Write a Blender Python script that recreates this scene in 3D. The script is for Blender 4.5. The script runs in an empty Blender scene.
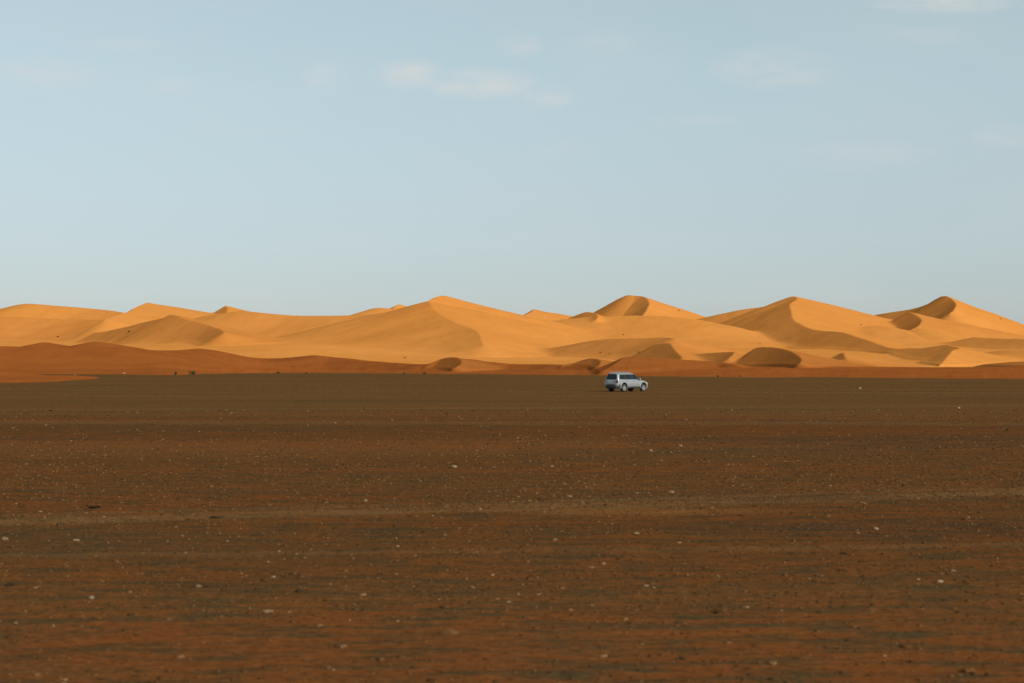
import bpy, bmesh, math, random
import numpy as np
from mathutils import Vector, Matrix

random.seed(7)
RS = np.random.RandomState(11)
sc = bpy.context.scene
COL = sc.collection

# ------------------------------------------------------------------ camera: a 50 mm lens at a car window, 2.1 m above the plain
F, HZ, EYE, CX = 1422.0, 369.0, 2.1, 512.0
SUN_EL, SUN_ROT = 27.0, 137.0

def at(px, py, d):
    """point at distance d (metres, depth) seen at a given place of the photo"""
    return Vector(((px - CX) / F * d, d, EYE + (HZ - py) / F * d))

def on_plain(px, py):
    d = EYE * F / (py - HZ)
    return Vector(((px - CX) / F * d, d, 0.0))

# ------------------------------------------------------------------ helpers
def tag(o, label=None, cat=None, group=None, kind=None):
    if label: o['label'] = label
    if cat: o['category'] = cat
    if group: o['group'] = group
    if kind: o['kind'] = kind
    return o

def link(name, me, mat=None, parent=None):
    o = bpy.data.objects.new(name, me)
    COL.objects.link(o)
    if mat is not None: me.materials.append(mat)
    if parent is not None: o.parent = parent
    return o

def empty(name, loc, rz=0.0):
    o = bpy.data.objects.new(name, None)
    COL.objects.link(o)
    o.location = loc
    o.rotation_euler = (0, 0, rz)
    o.empty_display_size = 0.3
    return o

def bm_obj(name, bm, mat, parent=None, smooth=True, angle=40):
    bmesh.ops.recalc_face_normals(bm, faces=bm.faces)
    me = bpy.data.meshes.new(name)
    bm.to_mesh(me); bm.free()
    if smooth:
        me.shade_smooth()
        me.set_sharp_from_angle(angle=math.radians(angle))
    return link(name, me, mat, parent)

def grid_mesh(name, V, quads, smooth=True):
    me = bpy.data.meshes.new(name)
    me.vertices.add(len(V)); me.vertices.foreach_set('co', np.ascontiguousarray(V, np.float32).ravel())
    n = len(quads); k = quads.shape[1]
    me.loops.add(n * k); me.loops.foreach_set('vertex_index', np.ascontiguousarray(quads, np.int32).ravel())
    me.polygons.add(n); me.polygons.foreach_set('loop_start', np.arange(0, n * k, k, dtype=np.int32))
    me.update(calc_edges=True)
    if smooth: me.shade_smooth()
    return me

def sstep(a, b, x):
    t = np.clip((x - a) / (b - a), 0, 1)
    return t * t * (3 - 2 * t)

def vnoise(x, y, seed=0):
    """smooth value noise in -1..1"""
    xi = np.floor(x).astype(np.int64); yi = np.floor(y).astype(np.int64)
    fx = (x - xi); fy = (y - yi)
    fx = fx * fx * fx * (fx * (fx * 6 - 15) + 10); fy = fy * fy * fy * (fy * (fy * 6 - 15) + 10)
    def h(a, b):
        n = (a * 374761393 + b * 668265263 + seed * 974634777) & 0x7fffffff
        n = ((n ^ (n >> 13)) * 1274126177) & 0x7fffffff
        n = n ^ (n >> 16)
        return (n & 0xffff) / 32767.5 - 1.0
    a = h(xi, yi); b = h(xi + 1, yi); c = h(xi, yi + 1); d = h(xi + 1, yi + 1)
    return (a + (b - a) * fx) * (1 - fy) + (c + (d - c) * fx) * fy

def fbm(x, y, seed=0, n=3):
    s = 0; a = 1.0; f = 1.0
    for k in range(n):
        s = s + a * vnoise(x * f + 17.3 * k, y * f - 9.1 * k, seed + k); a *= .5; f *= 2.03
    return s / 1.75

# ------------------------------------------------------------------ materials
def new_mat(name):
    m = bpy.data.materials.new(name); m.use_nodes = True
    nt = m.node_tree
    return m, nt, nt.nodes['Principled BSDF']

def N(nt, t, **kw):
    n = nt.nodes.new(t)
    for k, v in kw.items():
        if k == 'inp':
            for kk, vv in v.items(): n.inputs[kk].default_value = vv
        else: setattr(n, k, v)
    return n

def ramp(nt, stops, fac=None, interp='LINEAR'):
    r = nt.nodes.new('ShaderNodeValToRGB'); cr = r.color_ramp; cr.interpolation = interp
    while len(cr.elements) < len(stops): cr.elements.new(0.5)
    for e, (p, c) in zip(cr.elements, stops):
        e.position = p; e.color = (c, c, c, 1) if isinstance(c, (int, float)) else (*c, 1)
    if fac is not None: nt.links.new(fac, r.inputs[0])
    return r

def mix(nt, fac, a, b, blend='MIX'):
    m = nt.nodes.new('ShaderNodeMix'); m.data_type = 'RGBA'; m.blend_type = blend
    for s, v in ((m.inputs[0], fac), (m.inputs[6], a), (m.inputs[7], b)):
        if isinstance(v, bpy.types.NodeSocket): nt.links.new(v, s)
        elif isinstance(v, (int, float)): s.default_value = v
        else: s.default_value = (*v, 1)
    return m.outputs[2]

def math_n(nt, op, a, b=None, clamp=False):
    m = nt.nodes.new('ShaderNodeMath'); m.operation = op; m.use_clamp = clamp
    for s, v in zip(m.inputs, (a, b)):
        if v is None: continue
        if isinstance(v, bpy.types.NodeSocket): nt.links.new(v, s)
        else: s.default_value = v
    return m.outputs[0]

def plain_mat(name, col, rough=.6, metal=0., spec=.5, coat=0., noise=.0, scale=6.):
    m, nt, p = new_mat(name)
    p.inputs['Roughness'].default_value = rough; p.inputs['Metallic'].default_value = metal
    p.inputs['Specular IOR Level'].default_value = spec; p.inputs['Coat Weight'].default_value = coat
    tc = N(nt, 'ShaderNodeTexCoord')
    nz = N(nt, 'ShaderNodeTexNoise', inp={'Scale': scale, 'Detail': 5.})
    nt.links.new(tc.outputs['Object'], nz.inputs['Vector'])
    r = ramp(nt, [(.3, tuple(c * (1 - noise) for c in col)), (.7, tuple(min(1, c * (1 + noise)) for c in col))], nz.outputs['Fac'])
    nt.links.new(r.outputs[0], p.inputs['Base Color'])
    return m

def sand_material():
    m, nt, p = new_mat('dune_sand')
    geo = N(nt, 'ShaderNodeNewGeometry')
    at_ = N(nt, 'ShaderNodeAttribute', attribute_name='redness')
    big = N(nt, 'ShaderNodeTexNoise', inp={'Scale': .006, 'Detail': 4.})
    nt.links.new(geo.outputs['Position'], big.inputs['Vector'])
    mid = N(nt, 'ShaderNodeTexNoise', inp={'Scale': .05, 'Detail': 6., 'Roughness': .6})
    nt.links.new(geo.outputs['Position'], mid.inputs['Vector'])
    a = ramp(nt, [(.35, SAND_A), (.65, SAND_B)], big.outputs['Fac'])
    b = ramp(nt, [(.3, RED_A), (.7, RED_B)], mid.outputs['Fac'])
    c = mix(nt, at_.outputs['Fac'], a.outputs[0], b.outputs[0])  # red share: fringe sand, plus the shade tone painted into shaded dunes
    g = ramp(nt, [(.3, .93), (.7, 1.0)], mid.outputs['Fac'])
    c = mix(nt, 1.0, c, g.outputs[0], 'MULTIPLY')
    nt.links.new(c, p.inputs['Base Color'])
    p.inputs['Roughness'].default_value = 1.; p.inputs['Specular IOR Level'].default_value = 0.
    # wind ripples and faint avalanche grooves
    mp = N(nt, 'ShaderNodeMapping'); mp.inputs['Scale'].default_value = (.12, .03, .03)
    nt.links.new(geo.outputs['Position'], mp.inputs['Vector'])
    rip = N(nt, 'ShaderNodeTexNoise', inp={'Scale': 1., 'Detail': 6., 'Roughness': .6})
    nt.links.new(mp.outputs[0], rip.inputs['Vector'])
    bp = N(nt, 'ShaderNodeBump', inp={'Strength': .13, 'Distance': 2.})
    nt.links.new(rip.outputs['Fac'], bp.inputs['Height'])
    nt.links.new(bp.outputs[0], p.inputs['Normal'])
    return m

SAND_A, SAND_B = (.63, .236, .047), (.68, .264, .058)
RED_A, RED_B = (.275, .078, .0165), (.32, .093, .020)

def ground_material():
    m, nt, p = new_mat('gravel_ground')
    geo = N(nt, 'ShaderNodeNewGeometry')
    sep = N(nt, 'ShaderNodeSeparateXYZ'); nt.links.new(geo.outputs['Position'], sep.inputs[0])
    X, Y = sep.outputs[0], sep.outputs[1]
    def noise(sx, sy, detail=5., rough=.6, off=0.):
        mp = N(nt, 'ShaderNodeMapping'); mp.inputs['Scale'].default_value = (sx, sy, 1.); mp.inputs['Location'].default_value = (off, off * .7, 0)
        nt.links.new(geo.outputs['Position'], mp.inputs['Vector'])
        nz = N(nt, 'ShaderNodeTexNoise', inp={'Scale': 1., 'Detail': detail, 'Roughness': rough})
        nt.links.new(mp.outputs[0], nz.inputs['Vector']); return nz.outputs['Fac']
    red, brown, dark, tan = (.165, .053, .0140), (.134, .055, .0165), (.069, .045, .0190), (.212, .117, .046)
    patch = noise(.035, .16, 5., .62)
    fine = noise(.9, 3.4, 7., .74, 3.)
    grain = noise(9., 14., 5., .72, 8.)
    c = mix(nt, ramp(nt, [(.40, 0.), (.60, 1.)], patch).outputs[0], brown, red)
    c = mix(nt, ramp(nt, [(.46, 0.), (.60, 1.)], fine).outputs[0], c, dark)
    # farther out the gravel is darker and greyer
    wob = math_n(nt, 'MULTIPLY', math_n(nt, 'SUBTRACT', noise(.01, .02, 3.), .5), 60.)
    far = math_n(nt, 'ADD', Y, wob)
    fr = N(nt, 'ShaderNodeMapRange', inp={1: 62., 2: 84., 3: 0., 4: .72}); nt.links.new(far, fr.inputs[0])
    c = mix(nt, fr.outputs[0], c, (.129, .066, .0225))
    bn = ramp(nt, [(.3, .86), (.5, 1.), (.72, 1.2)], noise(.005, .07, 4., .6, 40.)).outputs[0]
    c = mix(nt, 1., c, bn, 'MULTIPLY')
    # dark stony drifts
    st = math_n(nt, 'MULTIPLY', ramp(nt, [(.52, 0.), (.66, .7)], noise(.05, .25, 4., .6, 21.)).outputs[0], ramp(nt, [(.35, .3), (.6, 1.)], fine).outputs[0])
    c = mix(nt, st, c, (.066, .045, .022))
    # patches of their own: two drifts of dark stones, one of orange sand
    for (px_, py_, rx_, ry_, col_, k_) in [(935, 441, 9., 4.2, (.058, .037, .019), .8), (940, 528, 4.2, 1.5, (.055, .037, .020), .8), (300, 585, 2.2, .8, (.060, .038, .018), .55), (640, 511, 2.6, .55, (.26, .105, .030), .7), (200, 448, 12., 5., (.17, .06, .018), .5)]:
        q_ = on_plain(px_, py_)
        ex = math_n(nt, 'DIVIDE', math_n(nt, 'SUBTRACT', X, q_.x), rx_); ey = math_n(nt, 'DIVIDE', math_n(nt, 'SUBTRACT', Y, q_.y), ry_)
        rr_ = math_n(nt, 'SUBTRACT', 1., math_n(nt, 'ADD', math_n(nt, 'MULTIPLY', ex, ex), math_n(nt, 'MULTIPLY', ey, ey)), True)
        mk = math_n(nt, 'MULTIPLY', math_n(nt, 'POWER', rr_, .6), ramp(nt, [(.36, 0.), (.6, k_)], fine).outputs[0])
        c = mix(nt, mk, c, col_)
    # old wheel tracks: pale dust lines running across the plain
    for (x0, y0, x1, y1, w, s) in TRACKS:
        k = (y1 - y0) / (x1 - x0)
        line = math_n(nt, 'SUBTRACT', Y, math_n(nt, 'ADD', math_n(nt, 'MULTIPLY', X, k), y0 - k * x0))
        line = math_n(nt, 'ADD', line, math_n(nt, 'MULTIPLY', math_n(nt, 'SUBTRACT', noise(.22, .22, 3., .5, y0), .5), w * 1.6))
        d = math_n(nt, 'DIVIDE', math_n(nt, 'ABSOLUTE', line), w)
        band = ramp(nt, [(.35, 1.), (1.0, 0.)], d, 'EASE').outputs[0]
        band = math_n(nt, 'MULTIPLY', band, ramp(nt, [(.38, .15), (.62, s)], noise(.16, .9, 5., .65, y1)).outputs[0])
        c = mix(nt, band, c, tan)
    g = ramp(nt, [(.25, .5), (.5, 1.), (.75, 1.55)], grain)
    c = mix(nt, 1., c, g.outputs[0], 'MULTIPLY')
    nt.links.new(c, p.inputs['Base Color'])
    p.inputs['Roughness'].default_value = 1.; p.inputs['Specular IOR Level'].default_value = 0.
    b1 = N(nt, 'ShaderNodeBump', inp={'Strength': .55, 'Distance': .05}); nt.links.new(fine, b1.inputs['Height'])
    b2 = N(nt, 'ShaderNodeBump', inp={'Strength': .6, 'Distance': .015}); nt.links.new(grain, b2.inputs['Height'])
    nt.links.new(b1.outputs[0], b2.inputs['Normal']); nt.links.new(b2.outputs[0], p.inputs['Normal'])
    return m

def _tr(px0, py0, px1, py1, w, s):
    a, b = on_plain(px0, py0), on_plain(px1, py1)
    return (a.x, a.y, b.x, b.y, w, s)
TRACKS = [_tr(0, 522.5, 1024, 493, .75, .45), _tr(0, 516, 1024, 488, .35, .3), _tr(0, 422, 1024, 424, 2.6, .2), _tr(100, 390.5, 900, 392.5, 4.5, .28),
          _tr(300, 552, 1024, 545, .3, .25), _tr(0, 410, 1024, 406, 2., .25)]

def stone_material():
    m, nt, p = new_mat('stone')
    a = N(nt, 'ShaderNodeAttribute', attribute_name='tone')
    geo = N(nt, 'ShaderNodeNewGeometry')
    r = ramp(nt, [(0., (.034, .022, .012)), (.35, (.060, .034, .015)), (.62, (.125, .055, .018)), (.8, (.19, .098, .038)), (.92, (.235, .145, .070)), (1., (.31, .222, .135))], a.outputs['Fac'])
    nz = N(nt, 'ShaderNodeTexNoise', inp={'Scale': 45., 'Detail': 4.}); nt.links.new(geo.outputs['Position'], nz.inputs['Vector'])
    g = ramp(nt, [(.3, .75), (.7, 1.15)], nz.outputs['Fac'])
    nt.links.new(mix(nt, 1., r.outputs[0], g.outputs[0], 'MULTIPLY'), p.inputs['Base Color'])
    p.inputs['Roughness'].default_value = 1.; p.inputs['Specular IOR Level'].default_value = .0
    return m

# ------------------------------------------------------------------ world: sky, thin clouds, sun
def build_world():
    w = bpy.data.worlds.new('World'); sc.world = w; w.use_nodes = True
    nt = w.node_tree; bg = nt.nodes['Background']
    sky = N(nt, 'ShaderNodeTexSky', sky_type='NISHITA', sun_disc=False)
    sky.sun_elevation = math.radians(SUN_EL); sky.sun_rotation = math.radians(SUN_ROT)
    sky.altitude = 700; sky.air_density = 1.0; sky.dust_density = 2.2; sky.ozone_density = 1.6
    hs = N(nt, 'ShaderNodeHueSaturation', inp={'Saturation': .62, 'Value': 1.32}); nt.links.new(sky.outputs[0], hs.inputs['Color'])
    tc = N(nt, 'ShaderNodeTexCoord')
    sp = N(nt, 'ShaderNodeSeparateXYZ'); nt.links.new(tc.outputs['Generated'], sp.inputs[0])
    yy = math_n(nt, 'MAXIMUM', sp.outputs[1], .02)
    az = math_n(nt, 'DIVIDE', sp.outputs[0], yy); el = math_n(nt, 'DIVIDE', sp.outputs[2], yy)
    # dusty air thickens towards the horizon
    dr = N(nt, 'ShaderNodeMapRange', inp={1: 0., 2: .32, 3: .62, 4: .5}); nt.links.new(sp.outputs[2], dr.inputs[0])
    du = N(nt, 'ShaderNodeMapRange', inp={1: 0., 2: .2, 3: 0., 4: 1.}); nt.links.new(sp.outputs[2], du.inputs[0])
    zn = N(nt, 'ShaderNodeMapRange', inp={1: .32, 2: .62, 3: 1., 4: .08}); nt.links.new(sp.outputs[2], zn.inputs[0])
    col = mix(nt, math_n(nt, 'MULTIPLY', dr.outputs[0], zn.outputs[0]), hs.outputs[0], mix(nt, du.outputs[0], DUST_LOW, DUST_HIGH))
    # thin cloud scraps, each at its own bearing and height in the sky
    cb = N(nt, 'ShaderNodeCombineXYZ'); nt.links.new(math_n(nt, 'MULTIPLY', az, 1.), cb.inputs[0]); nt.links.new(math_n(nt, 'MULTIPLY', el, 2.6), cb.inputs[1])
    nz = N(nt, 'ShaderNodeTexNoise', inp={'Scale': 24., 'Detail': 8., 'Roughness': .62}); nt.links.new(cb.outputs[0], nz.inputs['Vector'])
    nz2 = N(nt, 'ShaderNodeTexNoise', inp={'Scale': 5., 'Detail': 5., 'Roughness': .55}); nt.links.new(cb.outputs[0], nz2.inputs['Vector'])
    total = None
    for (px, py, rx, ry, s) in [(408, 74, 42, 17, 1.), (482, 84, 62, 19, 1.), (546, 96, 32, 15, .75), (520, 45, 28, 14, .6), (605, 42, 34, 13, .5), (775, 68, 72, 24, .65),
                                (38, 74, 75, 20, .65), (175, 87, 30, 11, .4), (324, 77, 26, 17, .45), (950, 3, 90, 12, .8), (1008, 136, 45, 15, .45), (860, 155, 90, 20, .35), (930, 36, 50, 10, .35), (690, 120, 60, 8, .3), (250, 130, 70, 9, .22), (565, 150, 40, 12, .25), (120, 45, 60, 8, .3)]:
        dx = math_n(nt, 'DIVIDE', math_n(nt, 'SUBTRACT', az, (px - CX) / F), rx / F)
        dy = math_n(nt, 'DIVIDE', math_n(nt, 'SUBTRACT', el, (HZ - py) / F), ry / F)
        r2 = math_n(nt, 'ADD', math_n(nt, 'MULTIPLY', dx, dx), math_n(nt, 'MULTIPLY', dy, dy))
        k = math_n(nt, 'MULTIPLY', math_n(nt, 'SUBTRACT', 1., r2, True), s)
        total = k if total is None else math_n(nt, 'MAXIMUM', total, k)
    cl = math_n(nt, 'MULTIPLY', total, ramp(nt, [(.30, 0.), (.68, 1.)], nz.outputs['Fac']).outputs[0])
    veil = ramp(nt, [(.45, 0.), (.75, .12)], nz2.outputs['Fac']).outputs[0]
    fac = math_n(nt, 'ADD', math_n(nt, 'MULTIPLY', cl, .85), veil, True)
    col = mix(nt, fac, col, CLOUD)
    nt.links.new(col, bg.inputs[0]); bg.inputs[1].default_value = .1
    L = bpy.data.lights.new('sun', 'SUN'); L.energy = 4.0; L.angle = math.radians(.55); L.color = (1., .985, .89)
    o = bpy.data.objects.new('sun', L); COL.objects.link(o)
    a, e = math.radians(SUN_ROT), math.radians(SUN_EL)
    s = Vector((math.sin(a) * math.cos(e), math.cos(a) * math.cos(e), math.sin(e)))
    o.rotation_euler = s.to_track_quat('Z', 'Y').to_euler(); o.location = s * 400

DUST_LOW, DUST_HIGH = (4.45, 4.95, 5.15), (4.85, 6.5, 6.5)
CLOUD = (6.7, 6.75, 6.6)

# ------------------------------------------------------------------ dunes: one height field, every dune its own mesh
# edge of the plain: (photo x, distance)
EDGE = np.array([(-400, 205), (-150, 210), (0, 216), (55, 236), (92, 290), (112, 400), (140, 470), (178, 520), (220, 650), (260, 800), (320, 760), (367, 690), (430, 610), (500, 560), (560, 500), (650, 420),
                 (740, 352), (809, 385), (860, 345), (898, 322), (1024, 306), (1200, 300), (1500, 300)], float)

# name, lee steepness, windward steepness, lee bearing (x, y), redness (red fringe sand; on shaded dunes also their warm shade tone put into colour), break of the toe, list of crests [(px, py, depth)...]
DUNES = [
 ('low broad dune with a smooth bright top on the skyline at far left', .28, .20, (-.2, -1), 0., .7,
   [[(-90, 311, 2520), (-30, 310, 2510), (0, 308.5, 2480), (19, 304.6, 2450), (30, 303.6, 2430), (51, 305.3, 2420), (84, 308, 2400), (118, 312, 2350), (150, 319, 2250)]]),
 ('orange dune shoulder in half shade below the bright far left top', .30, .16, (-.4, -.9), .25, .7,
   [[(-120, 316, 1870), (-40, 316, 1850), (0, 316.5, 1840), (60, 319, 1820), (110, 320, 1790), (135, 324, 1720)]]),
 ('dune with a small sharp peak, first peak from the left on the skyline', .60, .20, (-1, -.15), 0., .7,
   [[(215, 313.5, 2150), (178, 307.3, 2060), (152, 303.8, 1990), (143, 302.6, 1950), (135, 307.5, 1850), (124, 313, 1750), (108, 319, 1660)]]),
 ('small dark sided peak on the skyline right of the first peak', .60, .22, (-.9, -.4), 0., .7,
   [[(300, 316, 2400), (244, 311, 2300), (230, 307.3, 2230), (225, 305.8, 2170), (227, 308, 2080), (226, 312, 2000), (221, 317, 1930)]]),
 ('pointed crescent dune with a shaded front face, behind the left red dunes', .58, .20, (-.6, -.8), .25, .72,
   [[(95, 333, 1560), (120, 328, 1500), (138, 323.5, 1455), (162, 318, 1400), (172.7, 314.8, 1370), (193, 321.3, 1310), (210, 326.5, 1260), (218, 329.5, 1225), (222.5, 332.5, 1190)]]),
 ('great hollow fronted dune with a tall rounded peak and winding crest, left of centre', .30, .17, (-.24, -.97), .06, .72,
   [[(205, 316, 1660), (240, 311, 1640), (255, 312, 1625), (298, 315.5, 1590), (357, 315, 1545), (390, 311.5, 1515), (405, 310, 1500), (418, 306.6, 1480), (428, 301.2, 1460), (431, 304, 1420),
     (434, 309, 1385), (441, 315.5, 1340), (456, 323, 1280), (470, 328, 1235), (479, 333, 1190), (484, 339, 1150), (488.5, 345.5, 1110)],
    [('slopes', .80, .22, -.95, -.3), (428, 301.2, 1464), (433, 297.4, 1480), (439, 295.5, 1495), (444, 296.8, 1500)]]),
 ('low far hump on the skyline just left of the great peak', .3, .3, (-.3, -1), 0., .7,
   [[(352, 318, 2320), (360, 313, 2300), (373, 308.2, 2260), (390, 308.6, 2240), (402, 312, 2230)]]),
 ('tiny far peak touching the skyline just left of the great peak', .5, .3, (-.8, -.6), 0., .7,
   [[(420, 312, 2650), (406, 308, 2600), (398.7, 304.3, 2560), (395, 306.5, 2500), (392, 309.5, 2440)]]),
 ('small dark tipped far peak on the skyline right of the great peak', .58, .22, (-.9, -.4), 0., .7,
   [[(580, 318, 2450), (560, 314, 2350), (546, 312, 2280), (533, 309.3, 2220), (531, 311.5, 2150), (526, 315, 2080)]]),
 ('small shaded crest at the left foot of the flat topped dune', .58, .48, (-.8, -.6), .05, .75,
   [[(560, 321, 1740), (569, 317, 1710), (581.6, 312, 1680), (590, 312.5, 1650), (596, 315, 1610), (597, 318, 1580)]]),
 ('tall flat topped dune with dark left face, above the car on the skyline', .64, .31, (-1, -.2), .10, .72,
   [[(578, 320, 2120), (592, 313, 2080), (607, 304.6, 2040), (624.7, 295.5, 2000), (634, 295.6, 1990), (642.5, 296.4, 1975), (649, 300, 1940), (647.5, 307, 1890), (643, 315.5, 1830)]]),
 ('broad bright bank of smooth sand below the flat topped dune and its small shaded crest', .13, .5, (-.05, -1), 0., .7,
   [[(525, 324, 1650), (545, 321, 1645), (566, 318.6, 1640), (600, 316.4, 1630), (642, 315.4, 1620), (670, 316.6, 1610), (700, 320, 1600), (715, 323, 1590)]]),
 ('broad high dune with a long winding crest running down its right side', .50, .19, (-.72, -.69), .12, .72,
   [[(655, 331, 1860), (690, 321.5, 1840), (703, 318, 1830), (739, 310, 1800), (764, 306.0, 1780), (778, 300.5, 1762), (790, 296.3, 1745), (795, 298.5, 1720), (792, 304, 1660), (790, 309, 1610), (791.5, 317.7, 1540), (803, 327, 1450),
     (820, 330.5, 1385), (839, 332.2, 1320), (868.5, 340, 1220), (885, 345, 1170), (898, 348, 1130), (922, 348, 1075), (945.6, 345, 1030), (953, 346, 1005), (959, 348.2, 980), (952, 350, 950), (949, 355, 920), (944, 362, 890), (937, 368, 870)]]),
 ('steep oval hollow with a pointed top on the flank left of the far right peak', .62, .22, (-.95, -.3), .2, .78,
   [[(880, 329, 1720), (889, 325, 1710), (900, 318.5, 1700), (910, 312, 1685), (918, 314.8, 1655), (923.3, 318.5, 1625), (923.5, 322, 1600), (920, 326, 1575), (913, 330, 1550)]]),
 ('smooth bright bank closing off the steep oval hollow from below', .13, .5, (-.05, -1), 0., .7,
   [[(868, 326, 1590), (880, 325.5, 1588), (889, 326.2, 1582), (899, 329.4, 1572), (911, 330.6, 1562), (921, 328.2, 1560), (932, 330, 1555), (950, 335, 1545)]]),
 ('tall far right peak with a rounded dark hollow under its tip', .64, .40, (-1, -.2), .10, .75,
   [[(850, 320, 2240), (868, 316, 2200), (910, 309.3, 2110), (928, 304.3, 2060), (937, 299, 2025), (944, 295.7, 2000), (951, 298, 1965), (955, 303, 1920), (955, 308, 1880), (950, 313, 1840)]]),
 ('low streaked dune shoulder with a thin dark crest near the right border', .50, .13, (-.3, -.95), .05, .8,
   [[(972, 337, 1420), (985, 338, 1390), (1005, 338.6, 1350), (1040, 339.5, 1300), (1100, 341, 1240)]]),
 ('long low dune at the right border below the thin dark crest', .36, .11, (-.25, -.95), .15, .8,
   [[(990, 352, 1080), (1010, 350, 1060), (1040, 350, 1040), (1100, 351, 1000)]]),
 ('long low dune with a flat thin crest behind the car', .42, .12, (-.45, -.9), .28, .75,
   [[(545, 349, 1180), (570, 345, 1165), (588, 341.5, 1150), (605, 339.5, 1135), (622, 338.7, 1118), (650, 338, 1090), (668, 337.3, 1070), (677, 338.5, 1045)]]),
 ('small humped dune with a brown hollow between the car and the flat topped dune', .58, .26, (-1, -.2), .32, .72,
   [[(636, 355, 960), (645, 350, 945), (652, 346, 935), (660, 343.6, 920), (670.5, 343, 900), (673.5, 347, 870), (677, 352, 835), (683, 357.5, 790)]]),
 ('low flat mound with a shaded lip right behind the red rise', .56, .18, (-.92, -.4), .34, .75,
   [[(680, 359, 880), (690, 356, 862), (704, 353.3, 842), (731, 351.8, 800), (734, 353.5, 775), (729, 358, 740)]]),
 ('large dark brown mound at the dune foot, in front of the winding crest', .66, .20, (-1, -.1), .55, .82,
   [[(727, 365.5, 655), (736, 360.5, 660), (748, 352.5, 664), (757, 347.5, 662), (766, 346.8, 655), (779, 348, 640), (789, 350.5, 622), (797, 354.5, 600), (801.5, 359, 575), (800.5, 363.0, 556)]]),
 ('small three sided dune with a bright right flank near the right dune foot', .60, .16, (-.9, -.45), .2, .75,
   [[(826, 361, 720), (834, 356.5, 712), (843, 352.6, 700), (845.5, 358, 660), (848, 365, 620)],
    [('slopes', .2, .7, .2, -1), (843, 352.6, 702), (860, 356.5, 720), (880, 360.5, 740), (905, 365, 760)]]),
 ('low dark lipped mound at the dune foot near the right border', .56, .12, (-.4, -.92), .5, .8,
   [[(968, 367.6, 640), (980, 365.5, 632), (1000, 363, 620), (1024, 361.5, 600), (1070, 361, 580), (1130, 362, 560)]]),
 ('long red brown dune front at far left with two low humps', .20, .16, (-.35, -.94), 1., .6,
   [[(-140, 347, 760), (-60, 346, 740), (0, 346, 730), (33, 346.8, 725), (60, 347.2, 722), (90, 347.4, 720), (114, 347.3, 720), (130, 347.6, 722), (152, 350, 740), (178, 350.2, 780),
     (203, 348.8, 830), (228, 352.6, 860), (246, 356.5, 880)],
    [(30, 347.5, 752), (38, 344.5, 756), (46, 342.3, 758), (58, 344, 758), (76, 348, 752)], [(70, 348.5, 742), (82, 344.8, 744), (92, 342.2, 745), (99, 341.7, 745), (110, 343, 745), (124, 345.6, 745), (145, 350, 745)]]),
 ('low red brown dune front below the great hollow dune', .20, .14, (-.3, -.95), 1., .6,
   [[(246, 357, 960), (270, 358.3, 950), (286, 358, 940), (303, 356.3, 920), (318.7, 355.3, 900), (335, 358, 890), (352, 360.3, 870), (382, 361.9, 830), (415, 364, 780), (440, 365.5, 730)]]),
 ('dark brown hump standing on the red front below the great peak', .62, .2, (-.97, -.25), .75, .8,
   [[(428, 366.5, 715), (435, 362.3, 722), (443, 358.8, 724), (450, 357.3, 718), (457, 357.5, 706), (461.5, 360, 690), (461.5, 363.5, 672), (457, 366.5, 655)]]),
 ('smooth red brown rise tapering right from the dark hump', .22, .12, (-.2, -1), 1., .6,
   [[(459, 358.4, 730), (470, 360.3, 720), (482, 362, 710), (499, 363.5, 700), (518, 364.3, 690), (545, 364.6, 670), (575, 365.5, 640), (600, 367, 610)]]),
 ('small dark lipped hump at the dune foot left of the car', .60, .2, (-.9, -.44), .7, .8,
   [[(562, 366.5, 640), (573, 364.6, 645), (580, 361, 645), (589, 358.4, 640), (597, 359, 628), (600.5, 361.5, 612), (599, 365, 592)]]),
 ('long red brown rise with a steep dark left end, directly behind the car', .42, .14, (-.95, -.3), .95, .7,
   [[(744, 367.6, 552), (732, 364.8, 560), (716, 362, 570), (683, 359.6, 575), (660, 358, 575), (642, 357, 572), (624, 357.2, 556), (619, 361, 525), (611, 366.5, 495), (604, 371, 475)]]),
 ('low tongue of orange sand reaching over the dark plain at far left', .10, .06, (.1, -1), 1., .6,
   [[(-220, 371.5, 300), (-100, 371.5, 310), (-20, 372.0, 318), (20, 373.2, 330), (50, 375, 340), (80, 377, 350)]]),
]

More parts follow.
